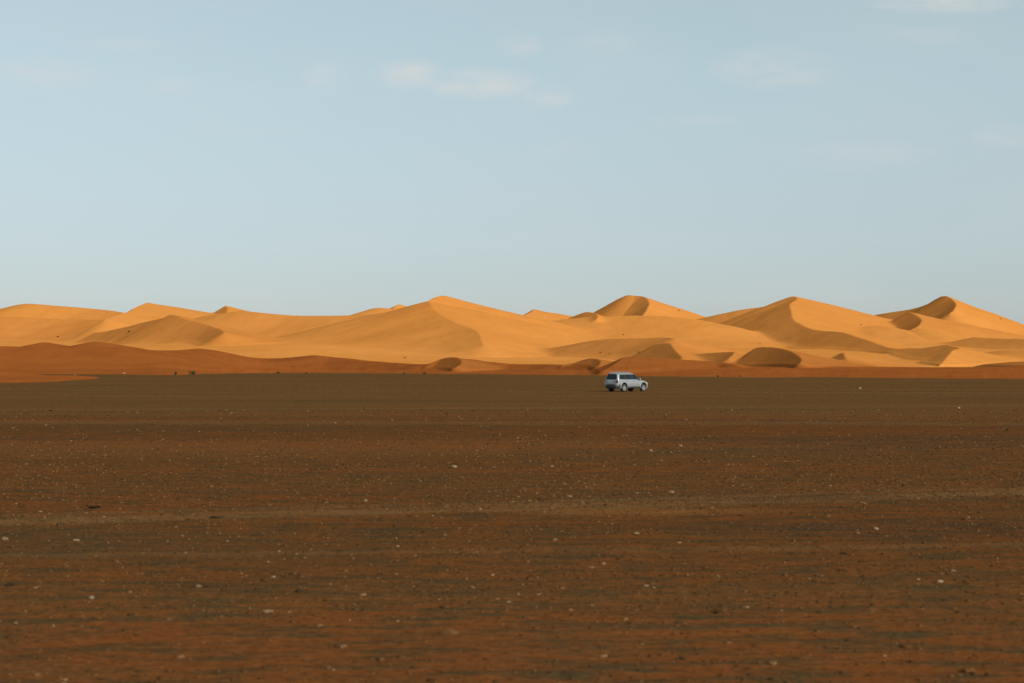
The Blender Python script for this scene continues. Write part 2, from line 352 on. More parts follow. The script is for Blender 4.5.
def build_dunes(mat):
    DU = .00062; us = np.arange(-.455, .4551, DU)
    ratio = 1.0017
    nr = int(math.log(2950 / 200.) / math.log(ratio))
    ys = 200. * ratio ** np.arange(nr)
    U, Yg = np.meshgrid(us, ys)
    U = U.astype(np.float64); Xg = U * Yg
    PX = U * F + CX
    edge = np.interp(PX, EDGE[:, 0], EDGE[:, 1])
    # ragged edge of the sand
    edge = edge * (1 + .05 * fbm(PX / 60., Yg / 400., 5) + .02 * fbm(PX / 9., Yg / 90., 9))
    t = Yg - edge
    base = -1.2 + 1.2 * sstep(-60, 0, t) + 2.3 * sstep(0, 230, Yg - np.maximum(edge, 520 * (1 - sstep(130, 260, PX)))) + .35 * sstep(0, 60, t) + .038 * np.clip(Yg - 850, 0, None) - 1.8 * sstep(335, 420, Yg) * (1 - sstep(540, 640, Yg)) * (1 - sstep(60, 170, PX)) + 7. * np.exp(-((Xg + 270) / 170) ** 2 - ((Yg - 1230) / 170) ** 2)
    base += sstep(500, 1200, Yg) * (2.2 * fbm(Xg / 160., Yg / 190., 31) + 1.0 * fbm(Xg / 55., Yg / 70., 37))
    base += sstep(20, 200, t) * .35 * fbm(Xg / 30., Yg / 40., 41)
    # gentle warp so that flanks are not ruled surfaces
    wx = Xg + 7. * fbm(Xg / 120., Yg / 140., 51) * sstep(600, 1200, Yg)
    wy = Yg + 9. * fbm(Xg / 130., Yg / 120., 57) * sstep(600, 1200, Yg)
    K = 1.1
    acc = np.exp(np.clip(base / K * 0, -50, 50)) * 0
    mx = base.copy(); hs = []
    cols0 = us[0]; 
    fields = []
    for (label, sl, sw, nb, redness, u0, crests) in DUNES:
        n = Vector(nb).normalized()
        a, b = (sl + sw) / 2, (sl - sw) / 2
        pts = []; par = []
        for cr in crests:
            ca, cb_, cn = a, b, n
            if isinstance(cr[0][0], str):
                _, l_, w_, nx_, ny_ = cr[0]; cr = cr[1:]
                ca, cb_, cn = (l_ + w_) / 2, (l_ - w_) / 2, Vector((nx_, ny_)).normalized()
            q0_ = len(pts)
            P = [at(*c) for c in cr]
            # smooth resample (Catmull-Rom)
            for i in range(len(P) - 1):
                p0, p1, p2, p3 = P[max(i - 1, 0)], P[i], P[i + 1], P[min(i + 2, len(P) - 1)]
                L = (p2 - p1).length; m_ = max(2, int(L / max(.6, p1.y * .0009)))
                for k in range(m_):
                    s = k / m_
                    pts.append(.5 * ((2 * p1) + (p2 - p0) * s + (2 * p0 - 5 * p1 + 4 * p2 - p3) * s * s + (3 * p1 - p0 - 3 * p2 + p3) * s ** 3))
            pts.append(P[-1])
            par += [(ca, cb_ * cn.x, cb_ * cn.y, abs(cb_))] * (len(pts) - q0_)
        C = np.array([(p.x, p.y, p.z) for p in pts])
        # ground level under each crest point
        ci = np.clip(np.round((C[:, 0] / C[:, 1] - us[0]) / DU).astype(int), 0, len(us) - 1)
        ri = np.clip(np.round(np.log(C[:, 1] / 200.) / math.log(ratio)).astype(int), 0, nr - 1)
        zb = base[ri, ci]
        H = np.maximum(C[:, 2] - zb, .3)
        u1 = u0 + 2 * (1 - u0)
        PA = np.array(par); SM = np.maximum(PA[:, 0] - PA[:, 3], .05)
        R = (H * u1 / SM).max() + 10
        r0 = np.searchsorted(ys, C[:, 1].min() - R); r1 = np.searchsorted(ys, C[:, 1].max() + R)
        umin = ((C[:, 0] - R) / C[:, 1]).min() - .02; umax = ((C[:, 0] + R) / C[:, 1]).max() + .02
        c0 = np.searchsorted(us, umin); c1 = np.searchsorted(us, umax)
        if r1 <= r0 or c1 <= c0: fields.append(None); continue
        sx = wx[r0:r1, c0:c1].astype(np.float32); sy = wy[r0:r1, c0:c1].astype(np.float32)
        best = np.zeros_like(sx)
        yrow = ys[r0:r1]
        for (x, y, z), h, (pa, pbx, pby, _b), sm in zip(C, H, PA, SM):
            Rr = h * u1 / sm + 12
            q0 = np.searchsorted(yrow, y - Rr); q1 = np.searchsorted(yrow, y + Rr)
            if q1 <= q0: continue
            dmin = max(yrow[q0] if q0 < len(yrow) else y, 150.)
            e0 = max(0, np.searchsorted(us, min((x - Rr) / dmin, (x - Rr) / (y + Rr))) - c0); e1 = min(c1 - c0, max(0, np.searchsorted(us, max((x + Rr) / dmin, (x + Rr) / (y + Rr))) - c0))
            if e1 <= e0: continue
            dx = sx[q0:q1, e0:e1] - np.float32(x); dy = sy[q0:q1, e0:e1] - np.float32(y)
            u = (np.float32(pa) * np.sqrt(dx * dx + dy * dy) + dx * np.float32(pbx) + dy * np.float32(pby)) / np.float32(h)
            v = np.clip((u - np.float32(u0)) / np.float32(2 * (1 - u0)), 0, 1)
            g = np.where(u < u0, 1 - u, np.float32(1 - u0) * (1 - v) ** 2) * np.float32(h)
            np.maximum(best[q0:q1, e0:e1], g, out=best[q0:q1, e0:e1])
        f = base[r0:r1, c0:c1] + best
        fields.append((r0, r1, c0, c1, f, best))
    # combine
    own = np.full(base.shape, -1, np.int32); top = base + .25
    for i, fd in enumerate(fields):
        if fd is None: continue
        r0, r1, c0, c1, f, best = fd
        sub = top[r0:r1, c0:c1]; m = (f > sub) & (best > .3)
        sub[m] = f[m]; own[r0:r1, c0:c1][m] = i
    ref = np.maximum(top, base)
    S = np.exp((base - ref) / K); W = S * (1 - sstep(0, 1, (Yg - np.maximum(edge, 520 * (1 - sstep(130, 260, PX))) - np.interp(PX, [200, 260, 460, 600], [240, 130, 130, 250])) / np.interp(PX, [200, 260, 460, 600], [220, 90, 90, 220])))
    for i, fd in enumerate(fields):
        if fd is None: continue
        r0, r1, c0, c1, f, best = fd
        e = np.exp((f - ref[r0:r1, c0:c1]) / K) * sstep(0., 1.2, best)
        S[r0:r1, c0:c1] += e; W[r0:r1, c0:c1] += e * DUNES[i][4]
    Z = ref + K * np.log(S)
    redness = np.clip(W / S, 0, 1)
    Z += sstep(500, 1100, Yg) * (.12 * fbm(Xg / 14., Yg / 22., 71))
    V = np.stack([Xg, Yg, Z], -1).reshape(-1, 3).astype(np.float32)
    nc = len(us)
    idx = np.arange(nr * nc).reshape(nr, nc)
    quads = np.stack([idx[:-1, :-1], idx[:-1, 1:], idx[1:, 1:], idx[1:, :-1]], -1).reshape(-1, 4)
    zq = Z.reshape(-1)[quads].max(1)
    oq = own[:-1, :-1].reshape(-1)
    keep = zq > -.15
    # vertex normals of the whole field, so that neighbouring dunes meet without a seam
    dxu = np.gradient(V.reshape(nr, nc, 3), axis=1); dyv = np.gradient(V.reshape(nr, nc, 3), axis=0)
    NR = np.cross(dxu, dyv).reshape(-1, 3); NR /= np.linalg.norm(NR, axis=1, keepdims=True)
    rednessf = redness.reshape(-1).astype(np.float32)
    for i in range(-1, len(DUNES)):
        q = quads[keep & (oq == i)]
        if len(q) == 0: continue
        vi, inv = np.unique(q, return_inverse=True)
        name = 'sand_flat' if i < 0 else 'sand_dune'
        me = grid_mesh(name, V[vi], inv.reshape(-1, 4))
        a_ = me.attributes.new('redness', 'FLOAT', 'POINT'); a_.data.foreach_set('value', rednessf[vi])
        me.normals_split_custom_set_from_vertices(NR[vi].tolist())
        o = link(name, me, mat)
        if i < 0: tag(o, 'flat orange sand between and before the dunes', 'sand', kind='structure')
        else: tag(o, DUNES[i][0], 'dune', kind='structure')
    zi = Z
    def height(x, y):
        c = (x / y - us[0]) / DU; r = math.log(y / 200.) / math.log(ratio)
        c = min(max(c, 0), nc - 2); r = min(max(r, 0), nr - 2)
        i, j = int(r), int(c); fr, fc = r - i, c - j
        return float((zi[i, j] * (1 - fc) + zi[i, j + 1] * fc) * (1 - fr) + (zi[i + 1, j] * (1 - fc) + zi[i + 1, j + 1] * fc) * fr)
    return height

# ------------------------------------------------------------------ the gravel plain
def plain_z(x, y):
    d = np.sqrt(x * x + y * y)
    a = (1 - sstep(60, 110, d))
    return a * (.020 * fbm(x / 1.9, y / 1.3, 91) + .014 * fbm(x / .55, y / .45, 95, 2))

def build_plain(mat):
    s = np.linspace(-1, 1, 461); xs = np.sinh(s * 8.2) / math.sinh(8.2) * 16000
    s2 = np.linspace(0, 1, 620); yf = 4.0 * (22000 / 4.0) ** s2
    ys = np.concatenate([[-3000, -800, -200, -60, -20, -8, -3, 0, 2.], yf])
    X, Y = np.meshgrid(xs, ys)
    Z = plain_z(X, Y)
    V = np.stack([X, Y, Z], -1).reshape(-1, 3)
    idx = np.arange(X.size).reshape(X.shape)
    q = np.stack([idx[:-1, :-1], idx[:-1, 1:], idx[1:, 1:], idx[1:, :-1]], -1).reshape(-1, 4)
    o = link('ground', grid_mesh('ground', V, q), mat)
    tag(o, 'flat dark brown gravel plain reaching the foot of the dunes', 'ground', kind='structure')

def ico(level):
    bm = bmesh.new(); bmesh.ops.create_icosphere(bm, subdivisions=level, radius=1.)
    v = np.array([x.co[:] for x in bm.verts]); f = np.array([[w.index for w in x.verts] for x in bm.faces]); bm.free()
    return v, f

def build_gravel(mat):
    v, f = ico(1)
    # stones per ground area thin out with distance, only the big ones count far away
    n1 = 90000
    y = 7.2 + (np.minimum(RS.uniform(0, 1, n1), 1) ** .62) * RS.uniform(.35, 1., n1) * 40.; n2 = 60000
    y = np.concatenate([y, np.exp(RS.uniform(math.log(22.), math.log(190.), n2))])
    n = len(y)
    x = RS.uniform(-.42, .42, n) * y
    dens = fbm(x / 9., y / 2.2, 111) * .7 + fbm(x / 2., y / .8, 113) * .5
    ok = RS.uniform(-1.1, .75, n) < dens
    x, y = x[ok], y[ok]; n = len(x)
    r = np.exp(RS.normal(math.log(.0088), .42, n)); r = np.maximum(r, y * .00027 * RS.uniform(.7, 1.3, n)); r = np.minimum(r, .075)
    tone = .12 + RS.beta(2.2, 2.0, n) * .68
    pale = RS.uniform(0, 1, n) < .016
    tone = np.where(pale, RS.uniform(.78, .99, n), tone); r = np.where(pale, r * 1.1, r)
    # larger stones that stand up from the plain farther out, in drifts
    far = (y > 17) & (y < 74) & (RS.uniform(0, 1, n) < .17)
    r = np.where(far, np.maximum(r, y * RS.uniform(.0004, .00078, n)), r); tone = np.where(far, RS.uniform(.08, .90, n), tone)
    ang = RS.uniform(0, 6.283, n); sx = RS.uniform(.9, 1.7, n); sy = RS.uniform(.75, 1.2, n); sz = RS.uniform(.28, .62, n); sz = np.where(far, sz * 1.35, sz)
    jit = 1 + RS.uniform(-.28, .28, (n, len(v), 1))
    P = v[None] * jit * np.stack([sx, sy, sz], -1)[:, None, :] * r[:, None, None]
    c, s = np.cos(ang)[:, None], np.sin(ang)[:, None]
    Q = np.stack([P[..., 0] * c - P[..., 1] * s + x[:, None], P[..., 0] * s + P[..., 1] * c + y[:, None], P[..., 2] + (plain_z(x, y) + r * sz * .25)[:, None]], -1)
    F_ = (f[None] + (np.arange(n) * len(v))[:, None, None]).reshape(-1, 3)
    me = grid_mesh('gravel', Q.reshape(-1, 3), F_, smooth=False)
    a_ = me.attributes.new('tone', 'FLOAT', 'POINT'); a_.data.foreach_set('value', np.repeat(tone, len(v)).astype(np.float32))
    tag(link('gravel', me, mat), 'loose brown and pale gravel scattered over the dark plain', 'gravel', kind='stuff')

STONES = [ # px, py, width px, tone, flatness, label
 (95, 508.5, 14, .04, .35, 'flat dark stone lying on the pale wheel track near the left border'),
 (215, 518.5, 12, .06, .35, 'dark stone on the lower edge of the pale wheel track, left of centre'),
 (91.5, 597.5, 7, .97, .6, 'cream stone alone in the lower left of the plain'),
 (198.5, 587, 7, .93, .5, 'cream stone right of and a little above the lone lower left one'),
 (267.5, 611, 13, .92, .3, 'wide flat pale stone low on the plain, left of centre'),
 (454.5, 467, 6, .98, .6, 'bright white stone on the far plain, left of and below the car'),
 (365.5, 500.5, 5, .96, .7, 'small pale stone just above the pale wheel track, left of centre'),
 (364, 595, 7, .86, .5, 'tan stone in the lower middle, below the dark gravel drift'),
 (342.5, 647, 9, .84, .5, 'tan orange stone near the bottom border, left of centre'),
 (274, 578.5, 6, .94, .5, 'pale stone above the wide flat one, left of centre'),
 (76, 541, 7, .93, .5, 'pale stone just below the wheel track near the left border'),
 (5, 540.5, 9, .9, .5, 'pale stone cut close to the left border below the wheel track'),
 (472.5, 586.5, 6, .92, .5, 'cream stone below the centre of the picture'),
 (181, 656, 9, .82, .45, 'tan stone near the bottom border below the lone cream one'),
 (10, 585.5, 12, .03, .4, 'dark flat stone at the left border low on the plain'),
 (450, 634, 24, .66, .3, 'broad orange clod of earth near the bottom, left of centre'),
 (320, 627, 8, .83, .4, 'tan flat stone near the bottom, right of the wide pale one'),
 (625.5, 621, 7, .9, .5, 'pale tan stone in the lower plain straight below the car'),
 (650.5, 451.5, 4.5, .95, .7, 'small pale stone on the far plain just right below the car'),
 (680.5, 446, 4.5, .97, .7, 'small white stone on the far plain right of the one below the car'),
 (552, 466.5, 4.5, .93, .6, 'pale stone on the far plain left below the car'),
 (569.5, 497, 7, .92, .5, 'pale stone on the wheel track left below the car'),
 (672, 493, 7, .93, .5, 'pale stone on the wheel track right below the car'),
 (829.5, 486, 5, .93, .5, 'pale stone above the wheel track in the right half'),
 (876, 529, 6, .95, .6, 'bright stone in the dark gravel below the wheel track, right half'),
 (939.5, 583.5, 7, .99, .5, 'whitest stone low in the right part of the plain'),
 (746, 607, 8, .88, .45, 'tan stone left below the whitest stone in the right part'),
 (592, 567, 9, .88, .3, 'thin flat tan stone low on the plain, below and left of the car'),
 (554.5, 540, 6, .86, .5, 'orange tan stone under the wheel track near the centre'),
 (637, 535, 7, .95, .5, 'pale stone under the wheel track straight below the car'),
 (772, 663.5, 10, .84, .5, 'orange tan stone at the bottom right of centre'),
 (969.5, 671, 15, .62, .6, 'rounded brown clod at the bottom right corner'),
 (604.5, 654, 9, .9, .4, 'pale stone at the bottom below the car'),
 (953, 571, 7, .9, .5, 'tan stone just above the whitest stone at right'),
 (860, 389, 3.4, 1., .9, 'tiny white stone far out on the dark plain, right of the car'),
 (958.5, 408.5, 3.2, .99, .9, 'tiny white stone far out near the right border'),
 (124, 374.2, 3.6, 1., .8, 'white boulder at the foot of the left red dune, left of the bushes'),
 (75, 375.3, 2.2, .85, .8, 'small pale boulder on the dark strip behind the orange sand tongue'),
 (51, 411, 5, .1, .5, 'dark stone on the far plain near the left border'),
 (843, 553, 10, .04, .4, 'dark flat stone in the grey gravel drift at right'),
]

def build_stones(mat):
    v0, f0 = ico(3)
    rs = np.random.RandomState(5)
    for (px, py, w, tone, flat, label) in STONES:
        p = on_plain(px, max(py, HZ + 4.6)); d = p.y
        r = w * d / F / 2 * .88
        k = rs.uniform(-9, 9, 3)
        disp = np.array([.20 * math.sin(3.1 * a[0] + k[0]) * math.sin(2.7 * a[1] + k[1]) + .12 * math.sin(5.3 * a[2] + 4.1 * a[0] + k[2]) + .07 * math.sin(9. * a[1] + k[0] + 7 * a[2]) for a in v0])
        v = v0 * (1 + disp)[:, None]
        # a few broken facets
        for _ in range(6):
            nn = rs.normal(size=3); nn /= np.linalg.norm(nn); c = rs.uniform(.6, .85)
            h = v @ nn; over = np.clip(h - c, 0, None); v = v - over[:, None] * nn
        v = v * np.array([r * 1.0, r * rs.uniform(.75, 1.2), r * flat]) ; v[:, 2] += r * flat * .4
        me = grid_mesh('stone', v, f0, smooth=True); me.set_sharp_from_angle(angle=math.radians(28))
        a_ = me.attributes.new('tone', 'FLOAT', 'POINT'); a_.data.foreach_set('value', np.full(len(v), tone, np.float32))
        o = link('stone', me, mat); o.location = (p.x, p.y, float(plain_z(np.array(p.x), np.array(p.y))) if d < 110 else 0.)
        tag(o, label, 'stone', 'single stones on the gravel plain')

# ------------------------------------------------------------------ desert shrubs
def build_shrubs(leaf, wood, height):
    SH = [ # px, py(base), distance (None = on the plain), width m, height m, label
     (192, 375.6, 470, 2.3, 1.75, 'dark leafy bush, largest at the foot of the left red dune'),
     (175.5, 375.6, 470, 1.1, 1.4, 'narrow dark bush just left of the largest one at the left dune foot'),
     (278, 373.6, 640, 1.7, 1.2, 'small dark bush at the plain edge below the hollow dune, left one'),
     (307, 373.4, 650, 1.8, .8, 'low dark bush at the plain edge right of another small bush'),
     (404, 374.4, 560, 1.2, .9, 'tiny bush at the plain edge left of the dark hump'),
     (424, 374.4, 560, 1.9, 1.1, 'dark bush at the plain edge just below the dark hump'),
     (58, 337.5, 1150, 4.2, 2.6, 'brown bush alone on the orange slope at far left'),
     (129, 332.5, 1350, 4.5, 3.0, 'brown bush on the left end of the pointed crescent dune'),
     (405, 358.5, 1040, 3.2, 1.8, 'small bush on the pale sand under the great hollow dune'),
     (600.5, 353.5, 950, 2.2, 1.4, 'tiny bush on bright sand above the car, leftmost of three'),
     (609.5, 354, 940, 2.6, 1.2, 'low spreading bush on bright sand above the car, middle of three'),
     (638.7, 352.8, 940, 2.8, 1.6, 'tiny bush on bright sand above the car, beside the brown hollow'),
     (623.5, 335, 1350, 2.6, 1.8, 'faint bush on the bright slope below the flat topped dune'),
     (679, 311.2, 2070, 3.0, 3.2, 'tiny bush standing on the skyline right of the flat topped dune'),
     (760, 344.3, 760, 2.4, 1.2, 'bush on the crest just above the large dark mound'),
     (861, 325.3, 1300, 3.4, 1.8, 'dark bush on the bright flank left of the oval hollow'),
     (1000.6, 319.5, 2200, 3.0, 2.6, 'tiny bush on the skyline right of the far right peak'),
     (718, 377.2, 372, .8, .6, 'tiny tuft at the plain edge right of the car'),
     (741, 377.6, 368, .9, .5, 'tiny tuft at the plain edge below the dark mound'),
    ]
    rs = random.Random(3)
    for (px, py, d, w, h, label) in SH:
        # walk along the sight line to where the slope is met
        best = None
        if d > 700:
            for k in range(-240, 400):
                dd = d + k * 2.; p = at(px, py, dd); e = height(p.x, p.y) - p.z
                if e >= 0: best = dd; break
            if best is None: best = d
            dd = best
        else: dd = d
        x = (px - CX) / F * dd
        z = max(height(x, dd), 0.)
        if d > 700: w, h = w * .75, h * .7
        root = empty('desert_shrub', (x, dd, z - .05))
        tag(root, label, 'bush', 'desert bushes at the dune foot and on the sand')
        bs = bmesh.new(); tips = []
        for k in range(9):
            a = rs.uniform(0, 6.283); q = rs.uniform(.15, .95); rr = w * .5 * q; top = h * rs.uniform(.55, 1.) * (1 - .35 * q)
            P = [Vector((0, 0, -.1)), Vector((math.cos(a) * rr * .4, math.sin(a) * rr * .4, top * .5)), Vector((math.cos(a) * rr, math.sin(a) * rr, top))]
            prev = None
            for i, p in enumerate(P):
                R_ = .035 * h * (1 - .3 * i)
                ring = [bs.verts.new(p + Vector((math.cos(j * 1.571) * R_, math.sin(j * 1.571) * R_, 0))) for j in range(4)]
                if prev:
                    for j in range(4): bs.faces.new((prev[j], prev[(j + 1) % 4], ring[(j + 1) % 4], ring[j]))
                prev = ring
            tips += [P[2], P[2] * .85, (P[1] + P[2]) / 2]
        bm_obj('stem', bs, wood, root, False)
        bl = bmesh.new()
        for t in tips:
            for _ in range(9):
                c = t + Vector((rs.gauss(0, w * .10), rs.gauss(0, w * .10), rs.gauss(0, h * .10)))
                if c.z < .02: c.z = .02 + rs.random() * .1
                s = h * rs.uniform(.06, .13)
                M = Matrix.Rotation(rs.uniform(0, 6.28), 3, 'Z') @ Matrix.Rotation(rs.uniform(-1.2, 1.2), 3, 'X')
                bl.faces.new([bl.verts.new(c + M @ Vector(q) * s) for q in ((-.45, -1, 0), (.45, -1, 0.1), (.5, .3, 0), (0, 1.2, -.1), (-.5, .3, .05))])
        bm_obj('foliage', bl, leaf, root, False)

# ------------------------------------------------------------------ the car
def build_car():
    paint = plain_mat('silver_paint', (.25, .262, .268), .38, .2, .5, .6, .03, 2.)
    glass = plain_mat('tinted_glass', (.008, .012, .013), .08, 0., .35, 0., .2, 3.)
    black = plain_mat('black_plastic', (.022, .022, .022), .6, 0., .4, 0., .2, 9.)
    rubber = plain_mat('tyre_rubber', (.028, .026, .024), .85, 0., .2, 0., .3, 8.)
    alloy = plain_mat('alloy', (.36, .36, .35), .45, .6, .5, 0., .06, 9.)
    redl = plain_mat('red_lens', (.085, .008, .007), .2, 0., .6, .3, .1, 9.)
    clear = plain_mat('clear_lens', (.65, .67, .68), .12, .3, .8, .5, .1, 9.)
    rail = plain_mat('rail_grey', (.22, .22, .22), .4, .6, .5, 0., .06, 9.)
    white = plain_mat('plate_white', (.6, .58, .5), .5, 0., .4, 0., .06, 9.)
    chrome = plain_mat('chrome', (.7, .7, .7), .15, 1., .5, 0., .03, 9.)

    rz = math.radians(43.5)
    p = on_plain(627.3, 391.6)
    car = empty('parked_car', (p.x, p.y + .6, 0.), rz)
    tag(car, 'silver off-road car with roof rails and dark windows, alone on the brown plain', 'car')
    car.name = 'off_road_car'; car.scale = (.96, .96, 1.0)

    # --- lower body, lofted along its length
    #        x      half-w  bottom  belt   crown
    ST = [(-2.33, .66, .56, .86, .0), (-2.30, .76, .50, .95, .0), (-2.22, .85, .46, 1.06, .0), (-2.05, .89, .44, 1.10, .0), (-1.75, .905, .42, 1.10, .0), (-1.35, .91, .40, 1.10, .0), (-.8, .905, .40, 1.10, 0.), (-.2, .90, .40, 1.09, 0.), (.4, .90, .40, 1.08, 0.),
          (.95, .905, .40, 1.07, .0), (1.10, .905, .40, 1.055, .02), (1.40, .91, .40, 1.015, .04), (1.75, .90, .42, .965, .045), (2.02, .87, .44, .90, .04), (2.2, .80, .46, .82, .03), (2.30, .68, .50, .74, .02), (2.34, .5, .56, .70, .0)]
    bm = bmesh.new(); rings = []
    for (x, w, b, t, c) in ST:
        h = t - b
        sec = [(0, b), (w * .80, b), (w * .93, b + .05), (w * .985, b + h * .22), (w, b + h * .48), (w * .995, b + h * .72), (w * .965, b + h * .90), (w * .90, t - .01), (w * .80, t + c * .5), (w * .4, t + c), (0, t + c * 1.1)]
        full = sec + [(-y, z) for (y, z) in sec[-2:0:-1]]
        rings.append([bm.verts.new((x, y, z)) for (y, z) in full])
    n = len(rings[0])
    for a, b in zip(rings, rings[1:]):
        for j in range(n): bm.faces.new((a[j], a[(j + 1) % n], b[(j + 1) % n], b[j]))
    bm.faces.new(rings[0]); bm.faces.new(rings[-1])
    body = bm_obj('body', bm, paint, car, True, 38)
    # wheel arches cut clean through
    for ax in (-1.35, 1.45):
        cb = bmesh.new(); bmesh.ops.create_cone(cb, cap_ends=True, segments=40, radius1=.47, radius2=.47, depth=3., matrix=Matrix.Translation((ax, 0, .39)) @ Matrix.Rotation(math.pi / 2, 4, 'X'))
        cutter = bm_obj('cutter', cb, paint, None, False); cutter.parent = car
        # keep the middle of the car solid: two shallow cuts instead of a tunnel
        for v in cutter.data.vertices: pass
        md = body.modifiers.new('arch', 'BOOLEAN'); md.operation = 'DIFFERENCE'; md.solver = 'EXACT'; md.object = cutter
        dg = bpy.context.evaluated_depsgraph_get()
        me = bpy.data.meshes.new_from_object(body.evaluated_get(dg))
        body.modifiers.clear(); old = body.data; body.data = me; bpy.data.meshes.remove(old)
        cm = cutter.data; bpy.data.objects.remove(cutter); bpy.data.meshes.remove(cm)
    body.data.name = 'body'
    body.data.shade_smooth(); body.data.set_sharp_from_angle(angle=math.radians(38))

    def rounded(x0, x1, w, r, seg=6):
        out = []
        for cx_, cy_, a0 in ((x1 - r, w - r, 0), (x0 + r, w - r, 90), (x0 + r, -w + r, 180), (x1 - r, -w + r, 270)):
            for k in range(seg + 1):
                a = math.radians(a0 + 90 * k / seg); out.append((cx_ + r * math.cos(a), cy_ + r * math.sin(a)))
        return out
    # --- cabin: belt ring up to the roof
    LV = [(1.05, -2.25, 1.26, .865, .16), (1.12, -2.24, 1.16, .855, .16), (1.62, -2.06, .30, .705, .15), (1.70, -2.00, .15, .67, .18), (1.755, -1.90, .0, .60, .22), (1.785, -1.6, -.3, .42, .2)]
    bm = bmesh.new(); rings = [[bm.verts.new((x, y, z - (.075 * ((x + .75) / 1.2) ** 2 if z > 1.64 else 0.))) for (x, y) in rounded(x0, x1, w, r)] for (z, x0, x1, w, r) in LV]
    n = len(rings[0])
    for a, b in zip(rings, rings[1:]):
        for j in range(n): bm.faces.new((a[j], a[(j + 1) % n], b[(j + 1) % n], b[j]))
    bm.faces.new(rings[-1]); bm.faces.new(rings[0][::-1])
    bm_obj('cabin', bm, paint, car, True, 50)

    def slab(name, pts, nrm, th, mat, parent, smooth=False):
        bm = bmesh.new(); nn = Vector(nrm).normalized() * th
        a = [bm.verts.new(Vector(q) + nn) for q in pts]; b = [bm.verts.new(Vector(q) - nn * 1.2) for q in pts]
        bm.faces.new(a); bm.faces.new(b[::-1])
        for j in range(len(pts)): bm.faces.new((a[j], b[j], b[(j + 1) % len(pts)], a[(j + 1) % len(pts)]))
        return bm_obj(name, bm, mat, parent, smooth)
    def side(z): return .855 + (.705 - .855) * (z - 1.12) / .5
    def side_pts(q, s): return [(x, s * (side(z) + .001), z) for (x, z) in q]
    for s in (-1, 1):
        nr_ = (0, s, .3)
        q = [(.97, 1.135), (-.08, 1.135), (-.08, 1.60), (.25, 1.60)]
        slab('side_window', side_pts(q, s), nr_, .006, glass, car)
        q = [(-.18, 1.135), (-1.12, 1.135), (-1.12, 1.60), (-.18, 1.60)]
        slab('side_window', side_pts(q, s), nr_, .006, glass, car)
        q = [(-1.20, 1.135), (-1.97, 1.16), (-1.86, 1.58), (-1.20, 1.60)]
        slab('side_window', side_pts(q, s), nr_, .006, glass, car)
        for (xa, xb) in ((-.085, -.175), (-1.125, -1.195)):
            slab('window_pillar', side_pts([(xa, 1.13), (xb, 1.13), (xb, 1.605), (xa, 1.605)], s), nr_, .004, black, car)
        # doors: thin panels following the flank
        for (x0, x1, cut) in ((.90, -.13, 0), (-.155, -1.10, 1)):
            bmd = bmesh.new()
            zz = [.47, .56, .72, .88, 1.0, 1.07]
            def yw(z):
                b, t = .40, 1.09; h = t - b; f = (z - b) / h
                return np.interp(f, [0.07, .22, .48, .72, .90, 1.], [.845, .89, .903, .90, .872, .83]) + .006
            out = []
            for z in zz:
                xa, xb = x0, x1
                if cut:  # rear door clears the wheel arch
                    dz = z - .39
                    if dz < .52: xb = max(xb, -1.35 + math.sqrt(max(.52 ** 2 - dz * dz, 0)))
                else:
                    dz = z - .39
                    if dz < .52: xa = min(xa, 1.45 - math.sqrt(max(.52 ** 2 - dz * dz, 0)))
                out.append([bmd.verts.new((xa + (xb - xa) * k / 6, s * yw(z), z)) for k in range(7)])
            for a, b in zip(out, out[1:]):
                for k in range(6): bmd.faces.new((a[k], a[k + 1], b[k + 1], b[k]))
            ex = bmesh.ops.extrude_face_region(bmd, geom=list(bmd.faces))
            for v in ex['geom']:
                if isinstance(v, bmesh.types.BMVert): v.co.y -= s * .02
            door = bm_obj('door', bmd, paint, car, True, 35)
            hb = bmesh.new(); hx = x1 + .18
            bmesh.ops.create_cube(hb, size=1., matrix=Matrix.Translation((hx, s * .915, .965)) @ Matrix.Diagonal((.2, .035, .035, 1)))
            bmesh.ops.bevel(hb, geom=list(hb.edges), offset=.01, segments=2, affect='EDGES')
            bm_obj('handle', hb, chrome, door)
        # mirror
        mb = bmesh.new(); bmesh.ops.create_uvsphere(mb, u_segments=16, v_segments=10, radius=1., matrix=Matrix.Translation((.78, s * 1.0, 1.16)) @ Matrix.Diagonal((.08, .13, .095, 1)))
        bmesh.ops.create_cube(mb, size=1., matrix=Matrix.Translation((.80, s * .88, 1.11)) @ Matrix.Diagonal((.06, .12, .04, 1)))
        bm_obj('side_mirror', mb, paint, car)
        # sill and running board
        sb = bmesh.new(); bmesh.ops.create_cube(sb, size=1., matrix=Matrix.Translation((.05, s * .885, .385)) @ Matrix.Diagonal((1.80, .16, .07, 1)))
        bmesh.ops.bevel(sb, geom=list(sb.edges), offset=.02, segments=2, affect='EDGES'); bm_obj('running_board', sb, black, car)
        # roof rail with feet
        rb = bmesh.new(); P = [(-1.85, 1.72), (-1.75, 1.80), (-1.5, 1.825), (-.3, 1.825), (-.05, 1.79), (.05, 1.715)]; prev = None
        for (x, z) in P:
            ring = [rb.verts.new((x, s * .60 + .022 * math.cos(a * .785), z + .022 * math.sin(a * .785))) for a in range(8)]
            if prev:
                for j in range(8): rb.faces.new((prev[j], prev[(j + 1) % 8], ring[(j + 1) % 8], ring[j]))
            prev = ring
        bm_obj('roof_rail', rb, rail, car)
        # lamps
        slab('tail_light', [(-2.305, s * .80, .84), (-2.20, s * .895, .84), (-2.18, s * .875, 1.09), (-2.285, s * .77, 1.09), (-2.315, s * .70, 1.0), (-2.325, s * .70, .84)], (-.6, s * .8, .1), .02, redl, car, True)
